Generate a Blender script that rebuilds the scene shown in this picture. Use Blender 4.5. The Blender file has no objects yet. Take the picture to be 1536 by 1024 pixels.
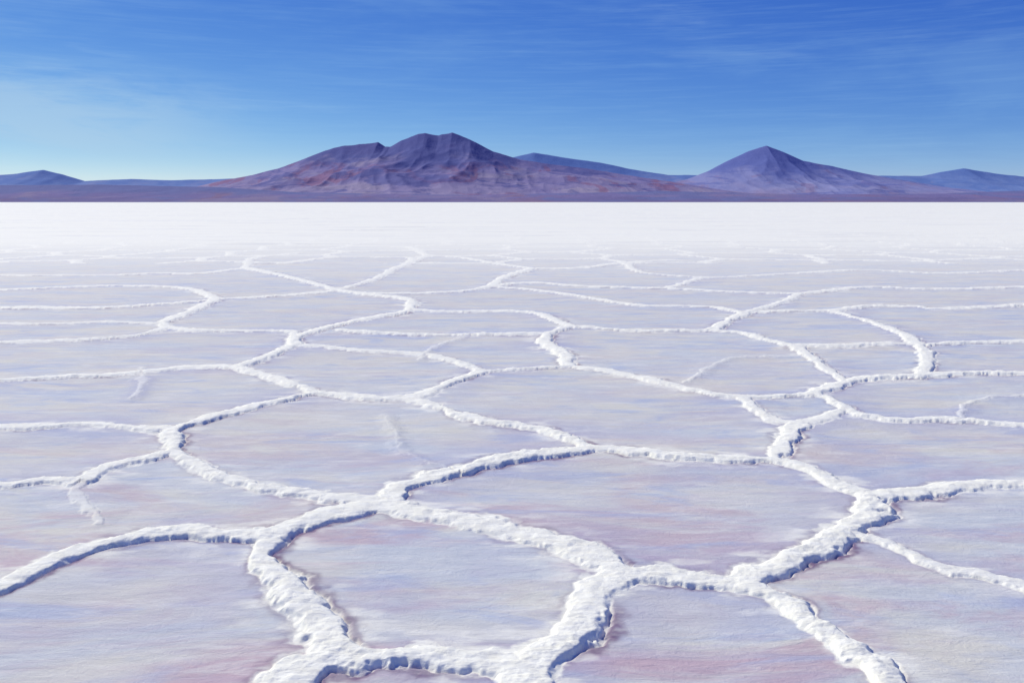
import bpy, math, numpy as np
from math import radians, sin, cos, tan, atan, pi
CAM_H = 1.6; F = 1200.0; PITCH = math.atan(209/1200)
scene = bpy.context.scene

# ---------------------------------------------------------------- survey helper
def slope(v):
    a = (512-v)/F
    return (a*cos(PITCH)-sin(PITCH))/(cos(PITCH)+a*sin(PITCH))
def ground(u, v):
    s = -slope(v); y = CAM_H/s
    depth = y*cos(PITCH)+CAM_H*sin(PITCH)
    return ((u-768)/F*depth, y)

# ---------------------------------------------------------------- numpy noise
def _h(ix, iy, seed):
    n = (ix.astype(np.int64)*374761393 + iy.astype(np.int64)*668265263 + seed*1442695041) & 0xffffffff
    n = ((n ^ (n >> 13))*1274126177) & 0xffffffff
    n = n ^ (n >> 16)
    return (n & 0xffffff)/float(0xffffff)
def vnoise(x, y, seed=0):
    ix = np.floor(x); iy = np.floor(y); fx = x-ix; fy = y-iy
    fx = fx*fx*(3-2*fx); fy = fy*fy*(3-2*fy)
    a = _h(ix, iy, seed); b = _h(ix+1, iy, seed); c = _h(ix, iy+1, seed); d = _h(ix+1, iy+1, seed)
    return (a*(1-fx)+b*fx)*(1-fy)+(c*(1-fx)+d*fx)*fy
def fbm(x, y, seed=0, oct=4):
    s = 0; a = .5; t = 0
    for o in range(oct):
        s = s + a*vnoise(x*2**o+o*17.3, y*2**o-o*9.1, seed+o); t += a; a *= .5
    return s/t
def ridged(x, y, seed=0, oct=5):
    s = 0; a = .5; t = 0
    for o in range(oct):
        n = 1-np.abs(2*vnoise(x*2**o+o*11.7, y*2**o+o*5.3, seed+o)-1)
        s = s + a*n*n; t += a; a *= .5
    return s/t
def sstep(a, b, x):
    t = np.clip((x-a)/(b-a), 0, 1); return t*t*(3-2*t)

# ---------------------------------------------------------------- ridge network (strength, points)
L = [
 (1.15,[(-60,905),(0,883),(60,853),(100,838),(180,815),(250,803),(330,806),(385,806),(412,808)]),
 (1.1,[(412,808),(440,793),(500,775),(575,760)]),
 (1.2,[(412,808),(398,848),(430,885),(462,922),(492,962),(512,990)]),
 (1.1,[(512,990),(470,1003),(430,1035)]),
 (1.1,[(512,990),(560,993),(620,989),(680,993),(740,999),(800,1003)]),
 (1.1,[(800,1003),(810,1045)]),
 (1.1,[(575,760),(608,732),(680,710),(760,690),(840,680),(880,675)]),
 (1.0,[(880,675),(940,680),(1010,688),(1090,693),(1165,696),(1210,706),(1260,728),(1312,747)]),
 (1.0,[(1312,747),(1370,745),(1430,735),(1490,731),(1536,733),(1600,735)]),
 (1.15,[(1312,747),(1300,778),(1275,805),(1235,828),(1180,850),(1140,870),(1112,884)]),
 (1.05,[(1112,884),(1070,877),(1010,869),(960,864),(930,866)]),
 (1.1,[(575,760),(620,775),(680,785),(740,800),(810,818),(860,830),(905,848),(930,866)]),
 (1.2,[(930,866),(897,888),(885,920),(860,955),(830,982),(800,1003)]),
 (1.2,[(1112,884),(1170,905),(1220,942),(1262,975),(1310,1005),(1350,1035)]),
 (.75,[(1275,805),(1310,815),(1360,835),(1420,858),(1480,870),(1536,885),(1600,900)]),
 (.95,[(880,675),(850,660),(800,645),(750,637),(700,628),(650,610),(610,600)]),
 (.9,[(610,600),(560,600),(500,595),(470,592)]),
 (.95,[(470,592),(420,603),(360,618),(300,635),(255,650)]),
 (.9,[(470,592),(440,580),(400,567),(350,553)]),
 (.9,[(255,650),(200,645),(130,640),(60,642),(0,643),(-60,645)]),
 (.95,[(255,650),(262,682)]),
 (.9,[(262,682),(210,695),(150,710),(110,730)]),
 (.8,[(110,730),(60,727),(0,731),(-60,735)]),
 (.36,[(110,730),(115,752),(135,770),(152,788)]),
 (.8,[(262,682),(300,702),(340,720),(400,737),(460,746),(520,753),(575,760)]),
 (.9,[(610,600),(640,592),(680,575),(720,560)]),
 (.75,[(720,560),(690,545),(650,535),(600,530),(540,528),(490,522),(440,520)]),
 (.75,[(720,560),(780,556),(820,553),(855,551)]),
 (.95,[(855,551),(845,532),(820,516),(822,503)]),
 (.8,[(855,551),(910,558),(970,570),(1020,583),(1070,593),(1110,598)]),
 (.85,[(1110,598),(1150,597),(1200,596),(1225,594)]),
 (.8,[(1110,598),(1140,620),(1175,635),(1205,637)]),
 (.9,[(1205,637),(1185,660),(1165,696)]),
 (.8,[(1205,637),(1250,626),(1274,617),(1255,604),(1225,594)]),
 (.9,[(1225,594),(1260,578),(1290,570),(1340,567),(1390,565)]),
 (.8,[(1274,617),(1310,628),(1370,633),(1440,632),(1536,640),(1600,642)]),
 (.9,[(1390,565),(1440,562),(1500,562),(1600,563)]),
 (.8,[(1390,565),(1392,540),(1380,518)]),
 (.8,[(1380,518),(1330,517),(1260,520),(1190,520)]),
 (.8,[(1380,518),(1430,516),(1600,512)]),
 (.8,[(1380,518),(1350,500),(1310,485),(1250,468)]),
 (.30,[(1445,632),(1452,610),(1500,598),(1600,592)]),
 (.8,[(1190,520),(1150,512),(1120,502),(1070,497)]),
 (.75,[(1190,520),(1215,535),(1240,553),(1270,575)]),
 (.25,[(1030,575),(1060,552),(1100,538),(1150,535),(1215,535)]),
 (.9,[(350,553),(290,552),(230,558),(150,565),(70,568),(-60,575)]),
 (.85,[(350,553),(390,540),(440,520)]),
 (.28,[(210,552),(210,572),(205,585),(190,600)]),
 (.9,[(440,520),(440,508),(480,495),(540,480),(600,470),(615,465)]),
 (.8,[(822,503),(760,503),(690,503),(620,503),(550,500),(510,497)]),
 (.8,[(440,508),(430,499),(360,498),(300,498),(250,493)]),
 (.85,[(615,465),(612,450),(560,443),(505,436)]),
 (.8,[(615,465),(670,468),(740,467),(800,470),(830,480),(860,492)]),
 (.8,[(822,503),(860,492),(930,497),(1000,497),(1070,497)]),
 (.8,[(1070,497),(1100,480),(1120,470)]),
 (.8,[(1120,470),(1070,462),(1000,460),(950,458),(870,445),(800,435),(735,430)]),
 (.8,[(1120,470),(1180,467),(1250,467)]),
 (.8,[(1250,467),(1300,460),(1370,460),(1420,463),(1600,455)]),
 (.8,[(-60,516),(0,515),(80,512),(150,510),(200,505),(250,493)]),
 (.7,[(-60,487),(80,487),(160,484),(242,487)]),
 (.8,[(250,493),(245,485),(280,470),(325,450)]),
 (.85,[(325,450),(240,457),(150,462),(-60,462)]),
 (.85,[(325,450),(380,447),(440,443),(505,436)]),
 (.8,[(325,450),(290,435),(230,430),(130,430),(-60,438)]),
 (.8,[(505,436),(560,440),(640,440),(700,437),(735,430)]),
 (.8,[(505,436),(470,425),(420,413),(370,402)]),
 (.8,[(370,402),(300,410),(230,410),(160,413),(-60,413)]),
 (.7,[(505,436),(560,420),(590,405),(640,384)]),
 (.7,[(370,402),(380,388),(450,379)]),
 (.8,[(735,430),(760,415),(800,403)]),
 (.8,[(800,403),(740,395),(690,386),(640,384)]),
 (.8,[(800,403),(870,402),(940,394),(1010,390)]),
 (.8,[(735,430),(800,424),(880,430),(1000,433),(1100,438),(1200,440),(1300,431),(1410,434),(1600,428)]),
 (.7,[(1200,440),(1180,452),(1120,470)]),
 (.7,[(940,394),(960,408),(1060,416),(1180,411),(1300,405),(1420,410),(1600,402)]),
 (.7,[(1060,416),(1000,433)]),
 (.08,[(578,625),(592,668),(640,695),(690,712)]),
 (.30,[(632,540),(660,520),(715,500)]),
]
def spline(pts, n=8):
    P = np.array(pts, float)
    P = np.vstack([2*P[0]-P[1], P, 2*P[-1]-P[-2]])
    out = []
    for i in range(1, len(P)-2):
        for k in range(n):
            t = k/n
            out.append(.5*((2*P[i])+(-P[i-1]+P[i+1])*t+(2*P[i-1]-5*P[i]+4*P[i+1]-P[i+2])*t*t+(-P[i-1]+3*P[i]-3*P[i+1]+P[i+2])*t**3))
    out.append(P[-2]); return np.array(out)

# ---------------------------------------------------------------- salt flat sheet
C0 = .8
Sd = np.linspace(-.88, .88, 1650)
ext = np.array([.90,.92,.95,.98,1.03,1.1,1.2,1.35,1.6,2,3,5,9,20])
S = np.concatenate([-ext[::-1], Sd, ext])
tr = np.linspace(1/1.8, 1/80., 1050)
Yd = 1/tr
Y = np.concatenate([[-300,-80,-20,-6,-2,-.5,.3,.8,1.1,1.3,1.5,1.6,1.7], Yd, 80*np.power(30000/80., np.linspace(0,1,60)[1:])])
R, Cn = len(Y), len(S)
W = np.maximum(Y, .8)+C0
X2 = S[None,:]*W[:,None]; Y2 = np.repeat(Y[:,None], Cn, 1)
def warp(seed):
    return (fbm(X2*1.1, Y2*1.1, seed, 3)-.5)*.08 + (fbm(X2*7, Y2*7, seed+5, 4)-.5)*.090 + (fbm(X2*30, Y2*30, seed+9, 2)-.5)*.028
PX = X2+warp(11); PY = Y2+warp(41)-.02
wid = .55+.75*fbm(X2*2.3, Y2*2.3, 71, 3) + .6*(fbm(X2*9,Y2*9,72,2)-.5)+.1
SHADE_DIR = np.array([.8,-.6])  # ground direction pointing away from the sun
Dm = np.full((R, Cn), 99.0); Sm = np.ones((R, Cn)); shade_side = np.zeros((R, Cn))
pad = .8
for st, pts in L:
    G = spline([ground(*p) for p in pts])
    for a, b in zip(G[:-1], G[1:]):
        r0, r1 = np.searchsorted(Y, [min(a[1],b[1])-pad, max(a[1],b[1])+pad])
        if r1 <= r0: continue
        xm, xM = min(a[0],b[0])-pad, max(a[0],b[0])+pad
        ws = (W[r0], W[r1-1])
        c0, c1 = np.searchsorted(S, [min(xm/w for w in ws), max(xM/w for w in ws)])
        if c1 <= c0: continue
        px = PX[r0:r1, c0:c1]; py = PY[r0:r1, c0:c1]
        d = b-a; l2 = max(d@d, 1e-9)
        t = np.clip(((px-a[0])*d[0]+(py-a[1])*d[1])/l2, 0, 1)
        ex = px-a[0]-t*d[0]; ey = py-a[1]-t*d[1]
        dist0 = np.hypot(ex, ey); dist = dist0/(.1+.9*st)
        cur = Dm[r0:r1, c0:c1]; m = dist < cur
        cur[m] = dist[m]; Sm[r0:r1, c0:c1][m] = st
        shade_side[r0:r1, c0:c1][m] = ((ex*SHADE_DIR[0]+ey*SHADE_DIR[1])/np.maximum(dist0,1e-4))[m]
cell = 2.9
f1 = np.full((R,Cn), 99.); f2 = np.full((R,Cn), 99.)
gx = np.floor(PX/cell); gy = np.floor(PY/cell+.5*(gx%2))
for dx in (-1,0,1):
    for dy in (-1,0,1):
        cx = gx+dx; cy = gy+dy
        qx = (cx+.25+.5*_h(cx,cy,5))*cell; qy = (cy-.5*(cx%2)+.25+.5*_h(cx,cy,6))*cell
        dd = np.hypot(PX-qx, PY-qy)
        f2 = np.minimum(f2, np.maximum(f1, dd)); f1 = np.minimum(f1, dd)
Dv = (f2-f1)*.62
depth = Y2*cos(PITCH)+CAM_H*sin(PITCH)
inside = (Y2 > 2.0) & (Y2 < 21.0) & (np.abs(X2) < .66*depth)
Dv = np.where(inside, 99., Dv)
m = Dv < Dm
Dm = np.where(m, Dv, Dm); Sm = np.where(m, .75, Sm)

hw = .060*wid*(1+np.clip(Y2-5,0,20)*.08)
q = Dm/hw
dome = np.clip(1-(q/1.3)**2, 0, 1)
crust = sstep(1.18, .80, q + .6*(fbm(X2*24, Y2*24, 91, 3)-.5))
lump = fbm(X2*15, Y2*22, 93, 5)
Hh = .0170*np.clip(Sm,.06,1.2)*(.5+1.0*fbm(X2*3,Y2*3,95,2))
ridge_h = Hh*(.5*dome+.5*crust)*(.5+1.0*lump)
far = sstep(50, 10, Y2)
foot = np.exp(-(Dm/.32)**2)*.010
shade_side_w = .2+.8*sstep(-.2,.7,shade_side)
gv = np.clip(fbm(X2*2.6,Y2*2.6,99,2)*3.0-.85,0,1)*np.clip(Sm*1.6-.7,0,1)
groove = -.018*np.exp(-((q-1.22)/.15)**2)*gv*shade_side_w
floor_n = (fbm(X2*.9, Y2*1.4, 101, 4)-.5)*.016 + (fbm(X2*6, Y2*13, 105, 4)-.5)*.005
Z = (ridge_h+foot+groove)*(.12+.88*far) + floor_n*far
Z[Y2[:,0] > 120] = 0
mask = sstep(1.65, 1.1, q + 1.15*(fbm(X2*14,Y2*20,111,4)-.5))
mask = np.clip(mask*(.12+1.03*Sm),0,1)
smear = np.exp(-((q-1.)/2.0)**2)*sstep(.5,.70,fbm(X2*5,Y2*13,131,4))
mask = np.clip(np.maximum(mask, smear*.8*np.clip(Sm*1.5-.4,0,1)),0,1)
ridge_shade = np.exp(-((q-1.50)/.36)**2)*gv*(.4+.6*far)*(.25+.75*shade_side_w)  # painted shadow line at ridge feet, strongest on the side away from sun
mask = np.clip(mask*(1-.85*ridge_shade*sstep(1.0,1.3,q)),0,1)
tint = np.exp(-(Dm/.34)**2)*sstep(.4,.62,fbm(X2*1.3,Y2*1.6,141,3))*far

def grid_mesh(name, X, Yv, Zv, attrs=None, smooth=True):
    r, c = X.shape
    me = bpy.data.meshes.new(name)
    co = np.stack([X, Yv, Zv], -1).reshape(-1, 3).astype(np.float32)
    me.vertices.add(r*c); me.vertices.foreach_set('co', co.ravel())
    idx = np.arange(r*c, dtype=np.int32).reshape(r, c)
    quads = np.stack([idx[:-1,:-1], idx[:-1,1:], idx[1:,1:], idx[1:,:-1]], -1).reshape(-1, 4)
    n = len(quads)
    me.loops.add(n*4); me.polygons.add(n)
    me.loops.foreach_set('vertex_index', quads.ravel())
    me.polygons.foreach_set('loop_start', np.arange(n, dtype=np.int32)*4)
    me.update(calc_edges=True)
    me.polygons.foreach_set('use_smooth', np.full(n, smooth))
    for k, a in (attrs or {}).items():
        at = me.attributes.new(k, 'FLOAT', 'POINT'); at.data.foreach_set('value', a.astype(np.float32).ravel())
    me.update()
    ob = bpy.data.objects.new(name, me); scene.collection.objects.link(ob)
    return ob
salt = grid_mesh('salt_flat', X2, Y2, Z, {'crust': mask, 'ridge_shade': ridge_shade, 'tint': tint})

# ---------------------------------------------------------------- node helper
class NT:
    def __init__(s, nt): s.t = nt; nt.nodes.clear()
    def n(s, typ, inp=None, **kw):
        nd = s.t.nodes.new(typ)
        for k, v in kw.items(): setattr(nd, k, v)
        for k, v in (inp or {}).items():
            if isinstance(v, bpy.types.NodeSocket): s.t.links.new(v, nd.inputs[k])
            else: nd.inputs[k].default_value = v
        return nd
    def math(s, op, a, b=0., c=0., clamp=False):
        return s.n('ShaderNodeMath', {0:a,1:b,2:c}, operation=op, use_clamp=clamp).outputs[0]
    def mr(s, v, a, b, c=0., d=1.):
        return s.n('ShaderNodeMapRange', {0:v,1:a,2:b,3:c,4:d}, interpolation_type='SMOOTHSTEP').outputs[0]
    def mix(s, f, a, b, bt='MIX'):
        nd = s.n('ShaderNodeMix', data_type='RGBA', blend_type=bt)
        for i, v in ((0,f),(6,a),(7,b)):
            if isinstance(v, bpy.types.NodeSocket): s.t.links.new(v, nd.inputs[i])
            else: nd.inputs[i].default_value = v if i == 0 else (*v, 1)
        return nd.outputs[2]
    def noise(s, vec, scale, sc=(1,1,1), det=4, rough=.55, dist=0., loc=(0,0,0), rot=(0,0,0)):
        mp = s.n('ShaderNodeMapping', {'Vector':vec,'Scale':sc,'Location':loc,'Rotation':rot})
        return s.n('ShaderNodeTexNoise', {'Vector':mp.outputs[0],'Scale':scale,'Detail':det,'Roughness':rough,'Distortion':dist}).outputs[0]
def mat(name):
    m = bpy.data.materials.new(name); m.use_nodes = True
    return m, NT(m.node_tree)

# salt material
m, T = mat('salt_crust')
P = T.n('ShaderNodeTexCoord').outputs['Object']
at = lambda k: T.n('ShaderNodeAttribute', attribute_name=k).outputs['Fac']
crustA, ridge_shadeA, tintA = at('crust'), at('ridge_shade'), at('tint')
sep = T.n('ShaderNodeSeparateXYZ', {0:P}); py = sep.outputs[1]
n1 = T.noise(P, 1.1, (.55,1.5,1), 5, .62, .8)
n2 = T.noise(P, 1.4, (.5,1.7,1), 5, .65, 1., (7,3,0), (0,0,.12))
n3 = T.noise(P, 1.2, (.55,1.5,1), 5, .6, 1.2, (-4,11,0), (0,0,-.15))
n4 = T.noise(P, 6., (.4,1.9,1), 5, .68, 1.)
n6 = T.noise(P, 3.2, (.35,2.2,1), 5, .65, 1., (3,15,0))
col = T.mix(T.mr(n1,.38,.62), (.59,.62,.64), (.68,.66,.60))
col = T.mix(T.math('MULTIPLY', T.mr(n2,.5,.64), .6), col, (.73,.70,.58))
near = T.mr(py, 2.2, 6.5, 1., 0.)
pk = T.math('MULTIPLY', T.mr(n3,.46,.64), T.math('MULTIPLY_ADD', near, .66, .12))
col = T.mix(pk, col, (.54,.37,.43))
bl = T.math('MULTIPLY', T.mr(T.noise(P,1.6,(.5,1.6,1),5,.6,1.2,(21,5,0)),.53,.67), .6)
col = T.mix(bl, col, (.43,.50,.65))
col = T.mix(T.mr(n6,.52,.67,0.,.4), col, (.53,.49,.57))
col = T.mix(T.mr(n4,.48,.70,0.,.5), col, (.81,.80,.73))
col = T.mix(T.math('MULTIPLY', tintA, .5), col, (.41,.42,.58))
col = T.mix(T.math('MULTIPLY', ridge_shadeA, .9), col, (.17,.10,.19))  # dark violet ridge shade mixed into the base colour
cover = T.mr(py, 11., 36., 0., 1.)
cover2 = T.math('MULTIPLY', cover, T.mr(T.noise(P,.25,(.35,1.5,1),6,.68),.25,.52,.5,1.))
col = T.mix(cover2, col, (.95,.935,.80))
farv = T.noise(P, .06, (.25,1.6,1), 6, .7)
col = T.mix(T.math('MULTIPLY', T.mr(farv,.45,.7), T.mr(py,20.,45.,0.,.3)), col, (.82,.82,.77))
wn = T.noise(P, 22., (.6,1.3,1), 4, .6)
white = T.mix(T.mr(wn,.3,.7), (.92,.90,.76), (.975,.965,.845))
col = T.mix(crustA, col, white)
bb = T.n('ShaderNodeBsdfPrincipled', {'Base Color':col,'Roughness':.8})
bb.inputs['Specular IOR Level'].default_value = .15
h1 = T.noise(P, 9., (.5,1.8,1), 7, .72, 1.8)
h2 = T.noise(P, 70., (1,1,1), 5, .7, .4)
hh = T.math('ADD', T.math('MULTIPLY', h1, .72), T.math('MULTIPLY', h2, .28))
fade = T.mr(py, 4., 25., .62, .1)
bp = T.n('ShaderNodeBump', {'Strength':fade,'Distance':.017,'Height':hh})
T.t.links.new(bp.outputs[0], bb.inputs['Normal'])
T.n('ShaderNodeOutputMaterial', {0:bb.outputs[0]})
salt.data.materials.append(m)

# ---------------------------------------------------------------- mountains
def range_mesh(name, prof, D, df, db, seed, amp, nx=900, ny=170, gs=1.0):
    up = np.array([p[0] for p in prof], float); vp = np.array([p[1] for p in prof], float)
    xs = (up-768)/F*D*cos(PITCH); zs = np.array([slope(v)*D for v in vp])
    x = np.linspace(xs[0], xs[-1], nx); t = np.linspace(-1, 1, ny)
    X, Tt = np.meshgrid(x, t)
    Yv = D + np.where(Tt < 0, Tt*df, Tt*db)
    k = D/9000.
    wx = X + (fbm(X/(1100*k), Yv/(1100*k), seed+3, 2)-.5)*700*k*np.abs(Tt)
    Pz = np.interp(wx, xs, zs)
    sm = 0; wsum = 0
    for o in np.linspace(-1,1,13):
        sm = sm+np.interp(wx+o*700*k, xs, zs)*(1.1-abs(o)); wsum += 1.1-abs(o)
    f = sstep(0,.5,np.abs(Tt))
    Ps = Pz*(1-f)+sm/wsum*f
    g = 1-np.abs(Tt)
    g = .5*g**1.6+.5*g
    rd = ridged(wx/(900*k)*gs, Yv/(1500*k)*gs, seed, 4)
    rd2 = ridged(wx/(300*k)*gs, Yv/(420*k)*gs, seed+20, 3)
    env = np.clip(4*g*(1-g), 0, 1)
    Zv = Ps*(g - env*amp*(.75-rd) - env*amp*.18*(.7-rd2)) + Ps*.02*(rd2-.5)*np.clip(1-np.abs(Tt)*6,0,1)
    end = np.minimum(sstep(0,.03,(X-x[0])/(x[-1]-x[0])), sstep(0,.03,(x[-1]-X)/(x[-1]-x[0])))
    Zv = np.maximum(Zv*end, 0)-1.5
    return grid_mesh(name, X, Yv, Zv, {'hgt': np.clip(Zv/zs.max(),0,1)})

far_h = range_mesh('hills', [(-900,292),(-500,280),(-200,272),(0,262),(30,260),(70,254),(100,262),(130,271),(200,268),(260,270),(330,268),(420,266),(700,262),(740,250),(770,235),(800,228),(850,236),(900,243),(940,252),(1000,262),(1100,262),(1300,263),(1380,263),(1410,257),(1440,252),(1490,260),(1536,265),(1700,275),(2000,270),(2400,290)], 14000, 2400, 2500, 301, .15, 1100, 120)
massif = range_mesh('mountain', [(190,297),(290,281),(330,271),(380,262),(420,252),(450,241),(490,225),(520,217),(550,215),(570,212),(580,219),(588,219),(605,209),(630,199),(640,198),(660,202),(680,197),(690,201),(705,208),(740,226),(780,238),(830,246),(880,252),(940,262),(1000,271),(1080,284),(1180,296)], 9000, 2600, 2400, 401, .27)
cone = range_mesh('mountain', [(930,296),(980,279),(1030,268),(1060,256),(1090,240),(1120,226),(1145,218),(1170,227),(1200,240),(1250,250),(1300,261),(1360,271),(1420,281),(1520,292),(1580,298)], 10500, 2600, 2600, 517, .20)
foot_h = range_mesh('foothills', [(-1500,285),(-900,282),(-300,280),(0,277),(150,276),(330,280),(450,288),(700,292),(850,289),(1000,286),(1200,291),(1400,290),(1536,285),(1800,285),(2400,283),(3000,286)], 6500, 1500, 2500, 611, .2, 1500, 120)

def rock(name, lo, mid, hi, red, tan_, redamt, bump=.3, hb0=(.34,.62), dk=.75):  # rock colours passed in have bluish aerial haze painted into them
    m, T = mat(name)
    g = T.n('ShaderNodeNewGeometry').outputs['Position']
    P = T.n('ShaderNodeVectorMath', {0:g,1:(.001,.001,.001)}, operation='MULTIPLY').outputs[0]
    h = T.n('ShaderNodeAttribute', attribute_name='hgt').outputs['Fac']
    n1 = T.noise(P, 1.6, (1,.5,2.), 5, .6, .8)
    n2 = T.noise(P, 1.6, (1,.5,2.5), 5, .6, 1.2, (5,2,1))
    n3 = T.noise(P, 1.5, (.7,.5,4.), 6, .62, .8, (1,9,4))
    n5 = T.noise(P, 2.4, (.8,.5,4.), 5, .62, .8, (8,1,4))
    hf = T.math('ADD', h, T.math('MULTIPLY_ADD', n1, 1.0, -.5))
    col = T.mix(T.mr(hf,0.,.38), lo, mid)
    col = T.mix(T.math('MULTIPLY', T.mr(n3,.50,.64), redamt*.7), col, tan_)
    col = T.mix(T.math('MULTIPLY', T.mr(n2,.54,.62), redamt), col, red)
    col = T.mix(T.mr(hf,*hb0,0.,.92), col, hi)
    col = T.mix(T.math('MULTIPLY', T.mr(n5,.52,.60), dk), col, hi)
    bb = T.n('ShaderNodeBsdfPrincipled', {'Base Color':col,'Roughness':.95})
    bb.inputs['Specular IOR Level'].default_value = .05
    hb = T.noise(P, 7., (1,.6,1), 6, .65, .5)
    bp = T.n('ShaderNodeBump', {'Strength':bump,'Distance':60.,'Height':hb})
    T.t.links.new(bp.outputs[0], bb.inputs['Normal'])
    T.n('ShaderNodeOutputMaterial', {0:bb.outputs[0]})
    return m
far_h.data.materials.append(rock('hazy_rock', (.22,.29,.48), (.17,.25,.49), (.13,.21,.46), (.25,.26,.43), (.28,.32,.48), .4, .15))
massif.data.materials.append(rock('volcanic_rock', (.30,.255,.39), (.23,.20,.37), (.095,.11,.29), (.27,.13,.21), (.38,.32,.38), .65, .22, (.38,.64), .65))
cone.data.materials.append(rock('volcanic_ash_rock', (.29,.26,.42), (.23,.245,.45), (.12,.15,.38), (.25,.17,.28), (.33,.33,.49), .5, .2, (.36,.68), .6))
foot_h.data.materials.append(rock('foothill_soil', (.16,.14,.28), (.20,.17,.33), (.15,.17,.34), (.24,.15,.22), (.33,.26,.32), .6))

# ---------------------------------------------------------------- light
SUN_EL = radians(42)
sd = np.array([-.80, .60]); az = math.atan2(sd[0], sd[1])
to_sun = (sin(az)*cos(SUN_EL), cos(az)*cos(SUN_EL), sin(SUN_EL))
ld = bpy.data.lights.new('sun', 'SUN'); ld.energy = 4.05; ld.angle = radians(1.2); ld.color = (1., .96, .80)
lo = bpy.data.objects.new('sun', ld); scene.collection.objects.link(lo)
from mathutils import Vector
lo.rotation_euler = Vector(to_sun).to_track_quat('Z', 'Y').to_euler()
lo.location = (-20, 15, 20)
w = bpy.data.worlds.new('World'); scene.world = w; w.use_nodes = True
T = NT(w.node_tree)
sky = T.n('ShaderNodeTexSky', sky_type='NISHITA', sun_disc=False, sun_elevation=SUN_EL, sun_rotation=az, altitude=3700., air_density=1.0, dust_density=.15, ozone_density=3.0)
ss = T.n('ShaderNodeSeparateColor', {0:sky.outputs[0]})
def grade(s, g, k):   # clear high-altitude air: deeper blue
    return T.math('MULTIPLY', T.math('POWER', T.math('MULTIPLY', s, .1), g), k*10)
cc = T.n('ShaderNodeCombineColor', {0:grade(ss.outputs[0],1.62,1.10),1:grade(ss.outputs[1],1.25,.86),2:grade(ss.outputs[2],.50,.84)})
dirv = T.n('ShaderNodeTexCoord').outputs['Generated']
c1 = T.noise(dirv, 2.2, (1,1,9.), 7, .62, .5, (3.1,.4,0), (.04,0,0))
c2 = T.noise(dirv, 7., (1,1,16.), 6, .65, .4, (1,2,5))
c3 = T.noise(dirv, 3., (1,1,5.), 5, .6, .6, (6,2,5))
c4 = T.noise(dirv, 7., (1,1,26.), 7, .7, .3, (2,2,5))
c5 = T.noise(dirv, 5., (1,1,4.), 6, .62, .5, (9,2,7))
sd_ = T.n('ShaderNodeSeparateXYZ', {0:dirv})
low = T.math('MULTIPLY', T.mr(sd_.outputs[2],.03,.07), T.mr(sd_.outputs[2],.16,.10))
lowl = T.math('MULTIPLY', T.math('MULTIPLY', low, T.mr(sd_.outputs[0],-.25,-.48)), T.mr(c5,.38,.62))
cf = T.math('MULTIPLY', T.mr(c1,.50,.74), T.mr(c2,.40,.66))
cl = T.mix(T.math('MULTIPLY', T.mr(c3,.50,.75), .13), cc.outputs[0], (3.4,6.0,8.4))
cl = T.mix(T.math('MULTIPLY', cf, .20), cl, (4.6,6.8,8.8))
cl = T.mix(T.math('MULTIPLY', lowl, .6), cl, (4.4,6.3,8.1))
cl = T.mix(T.mr(c4,.42,.7,.0,.08), cl, (3.8,6.4,8.8))
bg = T.n('ShaderNodeBackground', {0:cl,1:.10})
T.n('ShaderNodeOutputWorld', {0:bg.outputs[0]})

# ---------------------------------------------------------------- camera
cd = bpy.data.cameras.new('camera'); cd.sensor_width = 36; cd.lens = F/1536*36; cd.clip_end = 100000; cd.clip_start = .05
co = bpy.data.objects.new('camera', cd); scene.collection.objects.link(co)
co.location = (0,0,CAM_H); co.rotation_euler = (pi/2-PITCH, 0, 0)
scene.camera = co
scene.view_settings.view_transform = 'Standard'; scene.view_settings.look = 'None'; scene.view_settings.exposure = 0
